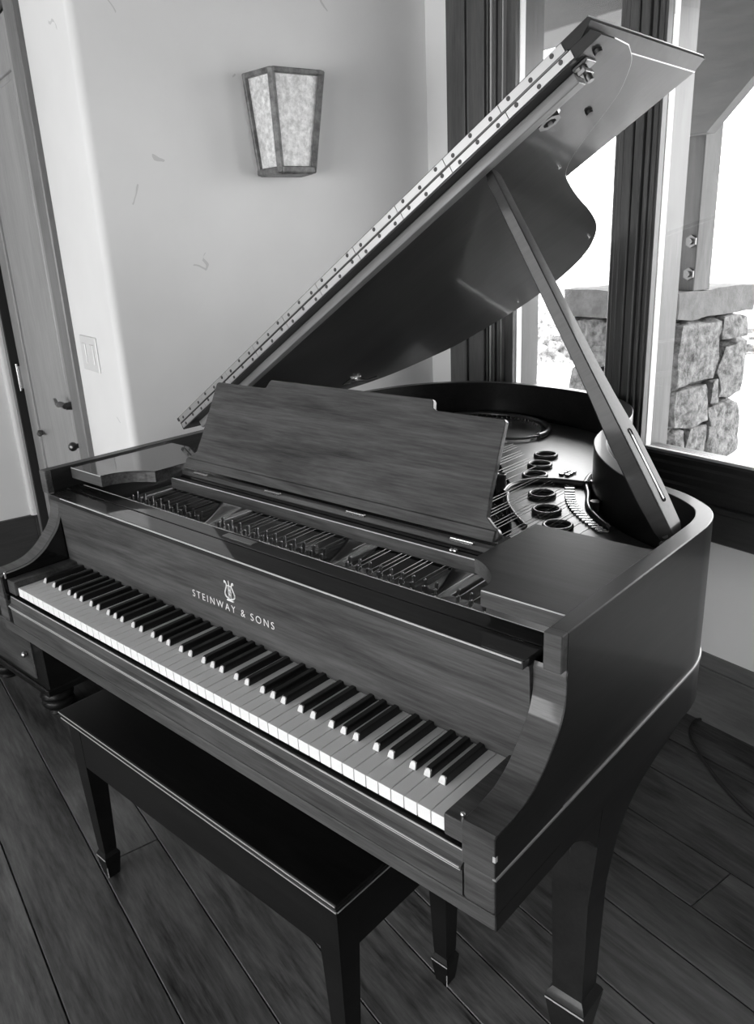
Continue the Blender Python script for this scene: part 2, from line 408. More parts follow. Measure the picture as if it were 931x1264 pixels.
# ---- door
mb = MB()
mb.box(-1.80, -1.685, YC-.022, YC+.02, 0, 2.36, bev=.004); mb.box(-1.826, -1.80, YC-.012, YC+.06, 0, 2.3, bev=.002)
mb.box(-2.828, -1.685, YC-.022, YC+.02, 2.26, 2.38, bev=.004); mb.box(-2.828, -2.772, YC-.022, YC+.02, 0, 2.3, bev=.004)
struct('trim_7', mb, M['doortrim'])
struct('trim_10', MB().prism([(-2.90, YC+.02), (-2.90, YC-.03)]+[(-2.848+.018*math.cos(math.radians(a)), YC-.030+.018*math.sin(math.radians(a))) for a in range(-90, 1, 15)]+[(-2.830, YC+.02)], .235, ZC), M['wall'])
struct('trim_11', MB().box(-2.772, -2.750, YC-.0225, YC+.03, 0, 2.27), M['felt'])  # shade of the slit beside the door, put in as a black strip
door = empty('door_1', (R_ROOM @ Vector((-2.28, YC, 0)))[:], PHI); door['kind'] = 'structure'
def dpart(nm, m, mat): return m.build(nm, mat, door, 35, R_ROOM)
YD = YC+.012
m = MB(); m.box(-2.742, -1.83, YD+.012, YD+.045, .005, 2.25)
m.box(-2.742, -2.60, YD, YD+.02, .005, 2.25, bev=.003); m.box(-1.965, -1.83, YD, YD+.02, .005, 2.25, bev=.003)
for z0, z1 in ((.005, .25), (2.08, 2.25)): m.box(-2.60, -1.965, YD, YD+.02, z0, z1, bev=.003)
m.box(-2.58, -1.985, YD+.005, YD+.02, .27, 2.06, bev=.008)
slab = dpart('door_panel', m, M['doorwood'])
m = MB(); hx, hz = -1.845, .925
m.cyl((hx, YD, hz), (hx, YD-.045, hz), .018, .014); m.tube(curve_pts([(hx, YD-.045, hz), (hx-.05, YD-.05, hz+.003), (hx-.09, YD-.05, hz-.006), (hx-.125, YD-.047, hz+.004), (hx-.165, YD-.04, hz+.003)], 5), [.011]*8+[.009]*5+[.007]*8, 8)
m.cyl((hx, YD, hz), (hx, YD-.006, hz), .028); h = m.build('door_handle', M['dark_steel'], door, 35, R_ROOM); tag(h, 'dark curled lever handle')
m = MB(); m.cyl((-1.86, YD, .765), (-1.86, YD-.03, .765), .010); m.sphere((-1.86, YD-.04, .765), .018); m.build('bolt_knob', M['dark_steel'], door, 35, R_ROOM)
m = MB(); m.cyl((-2.52, YD, .705), (-2.52, YD-.02, .705), .012); m.sphere((-2.49, YD-.022, .705), .014, (2, .8, .7)); m.build('lock_turn', M['dark_steel'], door, 35, R_ROOM)
m = MB(); m.box(-2.757, -2.737, YD-.012, YD+.004, .88, .985, bev=.002); m.cyl((-2.747, YD-.012, .87), (-2.747, YD-.012, .995), .007); m.build('hinge', M['steel'], door, 35, R_ROOM)
m = MB(); m.box(-1.845, -1.839, YD-.003, YD, .66, 1.06); m.build('edge_groove', M['felt'], door, 35, R_ROOM)
# dark reveal behind the door
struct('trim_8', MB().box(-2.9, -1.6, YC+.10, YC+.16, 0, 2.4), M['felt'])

# ---- light switch
m = MB(); m.box(-1.605, -1.432, YC-.006, YC-.0003, 1.088, 1.205, bev=.002)
sw = m.build('light_switch', M['plate_white'], None, 35, R_ROOM); tag(sw, 'pale double light switch plate on the plaster beside the door', 'light switch')
for x in (-1.56, -1.477):
    m = MB(); m.box(x-.017, x+.017, YC-.010, YC-.0055, 1.113, 1.18, bev=.002); m.build('rocker', M['plate_white'], sw, 35, R_ROOM)

# ---- wall sconce
sc = empty('wall_sconce', (R_ROOM @ Vector((XS, 1.0, 1.68)))[:], PHI); tag(sc, 'tapered bronze wall lantern with mottled glass on the grey plaster wall', 'wall lamp')
zt, zb_ = 1.973, 1.680
top = dict(w=(.892, 1.125), f=(.918, 1.097), d=.135); bot = dict(w=(.921, 1.078), f=(.934, 1.052), d=.12)
XW = XS
def scp(t, k):  # t 0 bottom..1 top ; k: 0 wall-left 1 front-left 2 front-right 3 wall-right
    lo = [(XW, bot['w'][0]), (XW+bot['d'], bot['f'][0]), (XW+bot['d'], bot['f'][1]), (XW, bot['w'][1])][k]
    hi = [(XW, top['w'][0]), (XW+top['d'], top['f'][0]), (XW+top['d'], top['f'][1]), (XW, top['w'][1])][k]
    return Vector((lo[0]*(1-t)+hi[0]*t, lo[1]*(1-t)+hi[1]*t, zb_*(1-t)+zt*t))
m = MB()
def bar(m, a, b, w):
    d = (b-a); q = d.to_track_quat('Z', 'Y').to_matrix().to_4x4()
    m.box(-w, w, -w, w, 0, d.length, bev=w*.35, mat=Matrix.Translation(a) @ q)
for k in (0, 1, 2, 3): bar(m, scp(0, k)+Vector((.008 if k in (0, 3) else -.004, 0, 0)), scp(1, k)+Vector((.008 if k in (0, 3) else -.004, 0, 0)), .010 if k in (1, 2) else .007)
for t, w in ((.03, .010), (.975, .008)):
    for k in (0, 1, 2): bar(m, scp(t, k), scp(t, k+1), w)
m.prism([(scp(0, k).x+.001, scp(0, k).y) for k in range(4)], zb_-.004, zb_+.012, 'Z', bev=.003)
m.build('lantern_frame', M['sconce_metal'], sc, 35, R_ROOM)
for k in range(3):
    m = MB(); a, b, c, d = scp(.06, k), scp(.06, k+1), scp(.95, k+1), scp(.95, k)
    mid = (scp(.5, 0)+scp(.5, 3))/2
    q = [v+(Vector((mid.x, mid.y, v.z))-v)*.05 for v in (a, b, c, d)]; q2 = [v+(Vector((mid.x, mid.y, v.z))-v)*.04 for v in q]
    vs = [m.bm.verts.new(v) for v in q]; ws = [m.bm.verts.new(v) for v in q2]
    m.bm.faces.new(vs); m.bm.faces.new(ws)
    for i in range(4): m.bm.faces.new((vs[i], vs[(i+1) % 4], ws[(i+1) % 4], ws[i]))
    m.build('lamp_glass', M['sconce_glass'], sc, 35, R_ROOM)

# ---- cable on the floor
cp = [(.72, 1.50), (.592, 1.537), (.507, 1.568), (.456, 1.565), (.424, 1.54), (.42, 1.498), (.439, 1.443), (.487, 1.38), (.586, 1.282), (.70, 1.20), (.9, 1.1), (1.2, 1.05)]
m = MB(); m.tube([(p.x, p.y, .0045) for p in curve_pts(cp, 8)], .004, 6)
tag(m.build('power_cable', M['rubber']), 'thin black cable looped on the floorboards by the baseboard', 'cable')

# ================================================================== THE GRAND PIANO
piano = empty('grand_piano', (0, .75, 0)); tag(piano, 'mahogany baby grand piano with raised lid and open keyboard', 'piano')
def part(nm, m, mat, parent=None, smooth=35, basis=None, label=None):
    o = m.build(nm, M[mat], parent or piano, smooth, basis)
    if label: o['label'] = label
    return o
z = lambda v: v+ZK
ZR = z(.235)
rimP = [(.70, .30), (.70, .50), (.70, .60), (.6985, .642), (.691, .683), (.676, .717), (.650, .747), (.60, .785), (.535, .815), (.47, .853), (.405, .915), (.345, .99), (.297, 1.075), (.268, 1.165), (.252, 1.27), (.225, 1.375), (.175, 1.475), (.10, 1.555), (0, 1.61), (-.12, 1.642), (-.26, 1.652), (-.40, 1.632), (-.52, 1.572), (-.61, 1.48), (-.665, 1.37), (-.692, 1.25), (-.70, 1.10)]
outer = [Vector((.70, .1535))]+curve_pts(rimP, 6)+[Vector((-.70, .1535))]
def ring(mb, o, i, z0, z1, r=.0018):
    """wall between two polylines, with softened top edges"""
    rows = []
    for a, b in zip(o, i):
        d = (b-a).normalized()
        rows.append([(a.x, a.y, z0), (a.x, a.y, z1-r), (a.x+d.x*r*.4, a.y+d.y*r*.4, z1-r*.4), (a.x+d.x*r, a.y+d.y*r, z1), (b.x-d.x*r, b.y-d.y*r, z1), (b.x-d.x*r*.4, b.y-d.y*r*.4, z1-r*.4), (b.x, b.y, z1-r), (b.x, b.y, z0)])
    mb.loft(rows)
inner = offset(outer, .030); inner[0] = Vector((.672, .1535)); inner[1] = Vector((.670, .30)); inner[-1] = Vector((-.672, .1535)); inner[-2] = Vector((-.670, 1.10))
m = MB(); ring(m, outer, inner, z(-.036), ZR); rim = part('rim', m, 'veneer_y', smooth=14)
lo = offset(outer, -.003); lo[0] = Vector((.7025, -.015)); lo[-1] = Vector((-.7095, -.015))
li = offset(outer, .04); li[0] = Vector((.66, .1535)); li[-1] = Vector((-.66, .1535))
# lower rim: its right side runs down to the leg
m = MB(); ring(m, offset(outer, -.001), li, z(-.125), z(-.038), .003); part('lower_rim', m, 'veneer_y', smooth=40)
m = MB()
mo = [p.copy() for p in lo]; lo2 = offset(outer, .004); lo2[0] = Vector((.697, -.015)); lo2[-1] = Vector((-.702, -.015)); ring(m, mo, lo2, z(-.0405), z(-.0360), .0015); part('rim_moulding', m, 'moulding', smooth=40, label='thin pale moulding line')

# arms at both ends of the keyboard
prof = [(-.015, .022), (-.011, .026), (.02, .027), (.058, .033), (.091, .050), (.116, .073), (.136, .096), (.149, .125), (.153, .153), (.151, .170), (.140, .178), (.138, .183)]
profc = curve_pts([p for p in prof[2:10]], 5)
pp = [(-.015, z(-.0375)), (-.015, z(.022)), (-.011, z(.026))]+[(p.x, z(p.y)) for p in profc]+[(.1535, z(.178)), (.1535, z(-.0375))]
for sx in (1, -1):
    a, b = (.650, .7004) if sx > 0 else (-.7080, -.6640)
    m = MB(); m.prism(pp, a, b, 'X', bev=.0012); part('arm', m, 'veneer')
    m = MB(); m.box(a, b, -.0145, .31, z(-.098), z(-.038), bev=.006, seg=2); part('arm_block', m, 'veneer')
    m = MB(); a, b = (.6145, .649) if sx > 0 else (-.652, -.6145); m.box(a, b, -.006, .16, z(-.02), z(.014), bev=.003, seg=2); part('key_block', m, 'veneer')
    m = MB(); m.cyl((sx*.648, -.008, z(.018)), (sx*.648, -.008, z(.029)), .0028); m.sphere((sx*.648, -.008, z(.030)), .004); part('arm_pin', m, 'steel')
    m = MB(); a, b = sorted((sx*.672, sx*.6995)); m.box(a, b, .138, .1545, z(.179), z(.2350), bev=.0015); part('rim_end', m, 'veneer')

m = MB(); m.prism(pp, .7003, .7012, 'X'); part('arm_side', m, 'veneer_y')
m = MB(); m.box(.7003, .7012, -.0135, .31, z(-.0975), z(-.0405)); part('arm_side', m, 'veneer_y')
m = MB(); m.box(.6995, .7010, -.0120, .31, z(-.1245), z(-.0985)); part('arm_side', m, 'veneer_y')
m = MB(); m.prism([(q[0]+(.003 if i == 0 else 0), q[1]-.001) for i, q in enumerate(pp)], -.6642, -.6535, 'X'); part('cheek_shade_sheet', m, 'ebony', label='black sheet painting the shade of the inner cheek')  # shade on the left inner cheek, laid on as a black sheet
m = MB(); m.box(.697, .7016, -.0155, -.010, z(-.012), z(-.003), bev=.0006); part('worn_chip', m, 'edge', label='pale chip at the arm corner')
# key bed and key slip
m = MB(); m.box(-.70, .70, -.013, .62, z(-.125), z(-.0985), bev=.004, seg=2); part('key_bed', m, 'veneer')
ks = [(.0, -.0285), (-.0055, -.0285), (-.0075, -.031), (-.0085, -.045), (-.013, -.0475), (-.0155, -.050), (-.0150, -.0535), (-.0115, -.0565), (-.0115, -.098), (.012, -.098), (.012, -.034)]
m = MB(); m.prism([(a, z(b)) for a, b in ks], -.648, .648, 'X'); part('key_slip', m, 'veneer', smooth=25)
for zz, yy in ((-.0287, -.0062), (-.0497, -.0152), (-.0555, -.0128)):
    m = MB(); m.box(-.647, .6455, yy-.0008, yy+.0008, z(zz-.0010), z(zz+.0010)); part('slip_edge_line', m, 'edge')
m = MB(); m.box(-.648, .648, .004, .60, z(-.07), z(-.03)); part('key_frame', m, 'felt')

# keys
u = 1.225/52
m = MB(); m.box(.0006, u-.0006, 0, .17, z(-.0215), z(0), bev=.0012, seg=2)
wk = part('white_key', m, 'ivory'); wk.location.x += 0
def shift(o, dx):
    o.matrix_basis = Matrix.Translation((dx, 0, 0)) @ o.matrix_basis
base = wk.matrix_basis.copy()
wk.matrix_basis = Matrix.Translation((-.6125, 0, 0)) @ base
for i in range(1, 52):
    c = wk.copy(); COL.objects.link(c); c.matrix_basis = Matrix.Translation((-.6125+i*u, 0, 0)) @ base
m = MB()
def bk(w0, w1, y0, y1, yt0, z0, z1):
    m.loft([[(-w0, y0, z0), (w0, y0, z0), (w0, y1, z0), (-w0, y1, z0)],
            [(-w0*.97, y0+.001, z0+.002), (w0*.97, y0+.001, z0+.002), (w0, y1, z0+.002), (-w0, y1, z0+.002)],
            [(-w1, yt0-.002, z1-.002), (w1, yt0-.002, z1-.002), (w1, y1, z1-.002), (-w1, y1, z1-.002)],
            [(-w1*.75, yt0+.001, z1), (w1*.75, yt0+.001, z1), (w1*.75, y1, z1), (-w1*.75, y1, z1)]])
bk(.0068, .0053, .052, .17, .0585, z(-.002), z(.0125))
bkey = part('black_key', m, 'black_key', smooth=50)
# pale front of a black key: window reflection put into its colour
m = MB(); m.loft([[(-.0056, .0512, z(.0008)), (.0056, .0512, z(.0008)), (.0056, .0535, z(.0008)), (-.0056, .0535, z(.0008))],
                  [(-.0051, .0533, z(.0065)), (.0051, .0533, z(.0065)), (.0051, .0560, z(.0065)), (-.0051, .0560, z(.0065))],
                  [(-.0038, .0550, z(.0100)), (.0038, .0550, z(.0100)), (.0038, .0580, z(.0100)), (-.0038, .0580, z(.0100))],
                  [(-.0014, .0563, z(.0112)), (.0014, .0563, z(.0112)), (.0014, .0585, z(.0112)), (-.0014, .0585, z(.0112))]])
tip = part('key_front', m, 'black_tip', bkey)
offs = {'A': .0028, 'C': -.0028, 'D': .0028, 'F': -.0032, 'G': 0}
first = True; bb = bkey.matrix_basis.copy()
for i in range(51):
    L = 'ABCDEFG'[i % 7]
    if L not in offs: continue
    T = Matrix.Translation((-.6125+(i+1)*u+offs[L], 0, 0))
    if first: bkey.matrix_basis = T @ bb; first = False
    else:
        c = bkey.copy(); COL.objects.link(c); c.matrix_basis = T @ bb
        t = tip.copy(); COL.objects.link(t); t.parent = c
# fallboard
fb = [(.150, .006), (.1495, .03), (.1480, .10), (.1450, .160), (.1430, .172), (.162, .172), (.165, .006)]
m = MB(); m.prism([(a, z(b)) for a, b in fb], -.649, .649, 'X'); fall = part('fallboard', m, 'veneer')
m = MB(); m.box(-.655, .647, .131, .181, z(.171), z(.184), bev=.0015, seg=2); part('fallboard_lip', m, 'polished')
m = MB(); m.box(-.60, .645, .1300, .1315, z(.1812), z(.1838)); part('lip_edge_line', m, 'edge')
# lettering
def text_mesh(body, height, width):
    def mk(sp):
        cu = bpy.data.curves.new('t', 'FONT'); cu.body = body; cu.size = 1; cu.extrude = .012; cu.space_character = sp; cu.offset = -.012
        t = bpy.data.objects.new('t', cu); COL.objects.link(t); bpy.context.view_layer.update()
        me = bpy.data.meshes.new_from_object(t.evaluated_get(bpy.context.evaluated_depsgraph_get())); bpy.data.objects.remove(t); bpy.data.curves.remove(cu)
        xs = [v.co.x for v in me.vertices]; ys = [v.co.y for v in me.vertices]; return me, min(xs), max(xs), min(ys), max(ys)
    me, x0, x1, y0, y1 = mk(1.0); s = height/.70; w1 = (x1-x0)*s
    me2, a0, a1, _, _ = mk(2.0); w2 = (a1-a0)*s
    sp = 1+(width-w1)/(w2-w1); me, x0, x1, y0, y1 = mk(sp)
    me.transform(Matrix.Translation((-x0, 0, 0))); me.transform(Matrix.Scale(s, 4)); return me
tm = text_mesh('STEINWAY & SONS', .0150, .247); tm.name = 'fallboard_lettering'; tm.materials.clear(); tm.materials.append(M['letter'])
lt = link('fallboard_lettering', tm, fall, Matrix.Translation((-.1315, .1482, z(.0575))) @ Matrix.Rotation(math.radians(90-1.2), 4, 'X')); lt['label'] = 'pale inlaid capital letters'
# lyre emblem
m = MB(); ex, ez, ey = -.006, z(.082), .1475
def em(pts, r=.0011):
    for s in (1, -1): m.tube([(ex+s*q.x, ey, ez+q.y) for q in curve_pts(pts, 5)], r, 6)
em([(.003, .004), (.011, .006), (.0145, .013), (.011, .022), (.0075, .030), (.0095, .037), (.013, .0395)], .0014)
em([(.013, .0395), (.0135, .036), (.0115, .035)], .0012)
m.tube([(ex-.0085, ey, ez+.031), (ex+.0085, ey, ez+.031)], .0011, 6)
for x in (-.0035, 0, .0035): m.tube([(ex+x, ey, ez+.006), (ex+x, ey, ez+.031)], .0006, 5)
m.tube([(ex-.010, ey, ez), (ex+.010, ey, ez)], .0016, 6); m.tube([(ex-.006, ey, ez+.003), (ex+.006, ey, ez+.003)], .0014, 6)
m.tube([(ex+.004*math.cos(a), ey, ez+.017+.006*math.sin(a)) for a in [k*.7 for k in range(9)]], .0009, 5)
m.tube([(ex, ey, ez+.031), (ex, ey, ez+.042)], .0011, 6)
part('lyre_emblem', m, 'letter', fall, label='pale inlaid lyre emblem')

# stretcher behind the fallboard
m = MB(); m.box(-.672, .672, .184, .222, z(.10), z(.1835), bev=.003, seg=2); part('stretcher', m, 'polished')
m = MB(); m.box(-.076, .010, .196, .213, z(.1835), z(.1855), bev=.0006); part('lock_plate', m, 'brass')
m = MB(); m.box(-.655, .672, .2205, .2215, z(.1828), z(.1842)); part('stretcher_edge_line', m, 'edge')

# soundboard and plate
ins = clean(offset(outer, .034), outer, .034)
body = [(p.x, p.y) for p in ins]; body[0] = (.662, .24); body[-1] = (-.662, .24)
filled('soundboard', [body], z(.015), z(.027), M['sound'], piano)
pl = [(p.x, p.y) for p in clean(offset(outer, .040), outer, .040)]; pl[0] = (.652, .226); pl[-1] = (-.652, .226)
HZ = .12
holes = [(.04, 1.235), (.076, 1.142), (.116, 1.050), (.212, .922), (.279, .828), (.350, .752)]
open1 = [(p.x, p.y) for p in curve_pts([(-.60, .50), (-.30, .50), (.0, .50), (.30, .52), (.29, .66), (.20, .79), (.135, .87), (.10, .96), (.02, 1.05), (-.06, 1.15), (-.17, 1.28), (-.36, 1.34), (-.52, 1.25), (-.60, 1.0)], 6, True)]
pit = []
for a, b in ((-.63, -.318), (-.305, .082), (.098, .350), (.364, .63)):
    pit.append([(a, .348), (b, .348), (b, .46), (a, .46)])
filled('iron_plate', [pl, open1]+[circle(x, y, .0265) for x, y in holes]+pit, z(HZ-.012), z(HZ), M['iron'], piano, bevel=.002)
for x, y in holes:
    m = MB(); m.torus((x, y, z(HZ+.004)), .0292, .0048, 36, 10, 1.3); m.lathe((x, y, z(HZ)), [(.0262, -.02), (.0262, .004), (.0285, .004), (.0285, -.02)], 32); part('plate_rosette', m, 'iron_ring', smooth=60)
m = MB()
rib = curve_pts([(.132, .875), (.118, .925), (.126, .975), (.155, 1.010), (.20, 1.032), (.262, 1.045)], 6)
m.tube([(p.x, p.y, z(HZ+.006)) for p in rib], .0095, 8)
r2 = curve_pts([(.262, 1.045), (.30, .985), (.345, .90), (.405, .835), (.45, .80)], 6); m.tube([(p.x, p.y, z(HZ+.004)) for p in r2], .007, 8)
r3 = curve_pts([(.262, 1.045), (.245, 1.10), (.235, 1.16), (.20, 1.27)], 6); m.tube([(p.x, p.y, z(HZ+.006)) for p in r3], .010, 8)
part('plate_rib', m, 'iron_dark', smooth=60)
m = MB(); r4 = curve_pts([(.140, .885), (.165, .842), (.20, .80), (.245, .755), (.293, .715)], 6); m.tube([(p.x, p.y, z(HZ+.004)) for p in r4], .005, 8)
part('plate_edge_bead', m, 'iron', smooth=60)
m = MB()   # tail horn of the plate
tr = curve_pts([(-.08, 1.40), (-.085, 1.46), (-.13, 1.535), (-.21, 1.585), (-.31, 1.60), (-.42, 1.575), (-.48, 1.51)], 6); m.tube([(p.x, p.y, z(HZ+.010)) for p in tr], .009, 8)
m.tube([(p.x, p.y, z(HZ+.010)) for p in curve_pts([(-.08, 1.40), (-.11, 1.345), (-.17, 1.315), (-.25, 1.31)], 6)], .004, 8)
part('tail_rib', m, 'iron_ring', smooth=60)
# hitch pins along the curves (tiny, one part)
m = MB()
hp = curve_pts([(.225, 1.035), (.262, .965), (.30, .905), (.345, .855), (.395, .812), (.44, .78)], 8)
for i, p in enumerate(hp):
    if i % 2 == 0:
        m.box(-.012, .012, -.004, .004, 0, .005, bev=.001, mat=Matrix.Translation((p.x, p.y, z(HZ))) @ Matrix.Rotation(.5, 4, 'Z'))
for i, p in enumerate(tr): m.cyl((p.x*.94-.02, p.y-.02-.0*i, z(HZ)), (p.x*.94-.02, p.y-.02, z(HZ+.013)), .0022, n=6)
for y in (1.10, 1.116, 1.132):
    for x in (.165, .182): m.box(x-.006, x+.006, y-.005, y+.005, z(HZ), z(HZ+.006), bev=.001)
for k in range(10):
    for j in range(4):
        m.cyl((.118+.011*k+.010*j, .795-.010*k+.013*j-.03, z(HZ)), (.118+.011*k+.010*j, .795-.010*k+.013*j-.03, z(HZ+.010)), .0018, n=6)
tag(part('hitch_pins', m, 'steel'), kind='stuff')
m = MB(); m.cyl((.290, 1.04, z(HZ)), (.290, 1.04, z(HZ+.022)), .013, n=6); part('plate_bolt', m, 'iron_dark')
m = MB(); m.cyl((.362, .90, z(HZ)), (.362, .90, z(HZ+.022)), .013, n=6); part('plate_bolt', m, 'iron_dark')
m = MB(); m.cyl((.112, .898, z(HZ)), (.112, .898, z(HZ+.045)), .0125, n=20); m.torus((.112, .898, z(HZ+.045)), .010, .0025, 20, 6); part('nose_bolt', m, 'iron_ring', smooth=50)
# struts crossing the pin field: each rises toward the back
for x0, x1 in ((-.295, -.330), (.098, .083), (.360, .345)):
    m = MB(); pts = curve_pts([(.235, .122), (.29, .124), (.33, .132), (.37, .150), (.40, .172), (.42, .175), (.50, .172)]+([(.60, .168), (.72, .165)] if x0 < .3 else []), 5)
    rows = []
    for p in pts:
        t = (p.x-.235)/.2; x = x0+(x1-x0)*min(t, 2.2); w = .0045
        rows.append([(x-w, p.x, z(.11)), (x+w, p.x, z(.11)), (x+w, p.x, z(p.y-.003)), (x+w*.5, p.x, z(p.y)), (x-w*.5, p.x, z(p.y)), (x-w, p.x, z(p.y-.003))])
    m.loft(rows); part('plate_strut', m, 'iron_ring', smooth=50)
# tuning pins, 99 of them
m = MB(); m.cyl((0, 0, z(.118)), (0, .002, z(.140)), .0032, .0034, 10); m.sphere((0, .002, z(.140)), .0036); m.cyl((0, .001, z(.122)), (0, .001, z(.128)), .0045, n=10)
pin = part('tuning_pin', m, 'pin_steel', smooth=50); pb = pin.matrix_basis.copy(); n = 0
cols = [-.62+.034*k for k in range(9)]+[-.27+.0295*k for k in range(12)]+[.125+.0265*k for k in range(9)]+[.385+.027*k for k in range(3)]
strx = []
for cx in cols:
    for j in range(3):
        x, y = cx+.036-.015*j, .290+.023*j
        T = Matrix.Translation((x, y, 0)); strx.append((x, y))
        if n == 0: pin.matrix_basis = T @ pb
        else: c = pin.copy(); COL.objects.link(c); c.matrix_basis = T @ pb
        n += 1
# strings
m0 = None
for k, (x, y) in enumerate(strx[::2]):
    if x > .43: continue
    m = MB(); end = 1.28 if x < -.1 else (1.28-(x+.1)*.95)
    m.tube([(x, y, z(.128)), (x, .47, z(.132)), (x, end, z(.134))], .0007, 5); part('string', m, 'dark_steel')

# side shelves of the desk
def shelf(s):
    pts = [(.670, .203), (.530, .203)]
    pts += [(p.x, p.y) for p in curve_pts([(.530, .203), (.526, .232), (.508, .262), (.482, .284), (.453, .298)], 5)][1:]
    pts += [(.453, .487), (.670, .487)]
    m = MB(); m.prism([(s*a, b) for a, b in pts], z(.204), z(.2292), 'Z'); sh = part('desk_side_shelf', m, 'veneer')
    m = MB(); m.prism([(s*a, b) for a, b in pts], z(.2292), z(.2308), 'Z', bev=.0005); part('shelf_top', m, 'polished' if s < 0 else 'scuffed', sh)
    m = MB(); a, b = sorted((s*.532, s*.668)); m.box(a, b, .2022, .2034, z(.2285), z(.2305)); part('shelf_edge_line', m, 'edge')
shelf(1); shelf(-1)
# sliding desk tray: front rail, tray and hinges
m = MB(); m.box(-.465, .445, .345, .362, z(.175), z(.203), bev=.002); part('desk_rail', m, 'veneer')
m = MB(); m.box(-.465, .445, .3445, .3460, z(.2015), z(.2035)); part('rail_edge_line', m, 'edge')
m = MB(); m.box(-.455, .440, .366, .465, z(.185), z(.205), bev=.003); part('desk_tray', m, 'ebony')
m = MB(); m.box(-.455, .455, .372, .386, z(.205), z(.217), bev=.002); part('hinge_strip', m, 'veneer')
# the desk panel leans back on its tray
lean = math.atan2(.476-.386, .415-.224); D0 = Vector((0, .386, z(.222)))
DM = Matrix.Translation(D0) @ Matrix.Rotation(-lean, 4, 'X')   # local x, z up the panel, y normal (back)
H = math.hypot(.476-.386, .415-.224)
def rc(cx, cy, r, a0, a1, n=5): return [(cx+r*math.cos(math.radians(a0+(a1-a0)*k/n)), cy+r*math.sin(math.radians(a0+(a1-a0)*k/n))) for k in range(n+1)]
out = [(-.440, .0), (.440, 0)]+rc(.432, .014, .012, -60, 90)+[(.413, .040)]+[(.408, .08), (.403, H-.004), (.399, H)]+[(.250, H), (.243, H+.004), (.240, H+.016), (.236, H+.020)]+[(-.214, H+.020), (-.219, H+.016), (-.226, H+.002), (-.232, H)]+[(-.395, H), (-.401, H-.004), (-.408, .08), (-.413, .040)]+rc(-.432, .014, .012, 90, 240)
m = MB(); m.prism(out, -.012, 0, 'Y', bev=.0015); desk = part('music_desk', m, 'veneer', basis=DM)
m = MB(); m.prism([(-.438, .0), (.438, .0), (.438, .020), (-.438, .020)], -.0165, -.0120, 'Y', bev=.0012); part('desk_ledge', m, 'veneer', desk, basis=DM)
for x0 in (-.375, -.121, .122, .376):
    m = MB(); m.box(x0-.024, x0+.024, .366, .3735, z(.2155), z(.2195), bev=.0008); m.cyl((x0-.024, .3705, z(.219)), (x0+.024, .3705, z(.219)), .0028, n=8); part('desk_hinge', m, 'steel')
m = MB(); m.sphere((.375, .352, z(.206)), .005); m.sphere((.366, .352, z(.205)), .004); part('rail_screw', m, 'steel')

# ---- lid
ANG = math.radians(31.69); X0, Z0 = -.705, z(.245); YH = .557
LM = Matrix(((math.cos(ANG), 0, -math.sin(ANG), X0), (0, 1, 0, 0), (math.sin(ANG), 0, math.cos(ANG), Z0), (0, 0, 0, 1)))   # local: x from spine, y, z thickness
def S_(s): return s-X0
cont = [(.712, .655), (.690, .708), (.655, .752), (.620, .785), (.565, .818), (.505, .850), (.446, .891), (.405, .94), (.368, 1.02), (.325, 1.13), (.274, 1.27), (.215, 1.405), (.150, 1.503), (.075, 1.582), (-.02, 1.638), (-.13, 1.668), (-.26, 1.668), (-.40, 1.622), (-.50, 1.572), (-.585, 1.47), (-.64, 1.385), (-.675, 1.29), (-.695, 1.18)]
mc = [(S_(p.x), p.y) for p in curve_pts(cont, 5)]
top_o = [(S_(.716), YH), (S_(.716), .60)]+mc+[(S_(-.700), 1.10), (S_(-.700), YH)]
def inset_poly(P, d, skip=()):
    out = []; n = len(P)
    for i in range(n):
        a, b, c = Vector(P[i-1]), Vector(P[i]), Vector(P[(i+1) % n]); t = (c-a).normalized(); out.append((b.x-t.y*d*1, b.y+t.x*d*1))
    return out
T1 = .018
m = MB(); core = inset_poly(top_o, .010); core[0] = (S_(.706), YH); core[-1] = (S_(-.699), YH)
m.loft([[(a, b, 0) for a, b in top_o], [(a, b, .003) for a, b in top_o], [(a, b, T1) for a, b in core]])
lid = part('lid', m, 'lidwood', basis=LM, smooth=30)
m = MB(); m.tube([(a, b, .0015) for a, b in top_o[1:-2]], .0015, 6); part('lid_edge_line', m, 'edge', lid, basis=LM)
T2 = T1+.0005
m = MB(); FD = .452
fl_pts = [(S_(-.707), YH), (S_(.712), YH), (S_(.712), YH+FD), (S_(-.707), YH+FD)]
fl_in = [(S_(-.69), YH+.000), (S_(.688), YH+.000), (S_(.688), YH+FD-.006), (S_(-.69), YH+FD-.006)]
m.loft([[(a, b, T2) for a, b in fl_in], [(a, b, T2+.010) for a, b in fl_pts], [(a, b, T2+.018) for a, b in fl_pts]])
flap = part('front_lid_flap', m, 'lidwood', basis=LM, smooth=20)
m = MB(); m.tube([(S_(.712), YH, T2+.017), (S_(.712), YH+FD, T2+.017), (S_(.2), YH+FD, T2+.017)], .0013, 6)
m.tube([(S_(.712), YH+FD, T2+.010), (S_(-.6), YH+FD, T2+.010)], .0012, 6)
m.tube([(S_(.688), YH+.06, T2), (S_(.688), YH+FD-.006, T2)], .0013, 6); part('flap_edge_line', m, 'edge', flap, basis=LM)
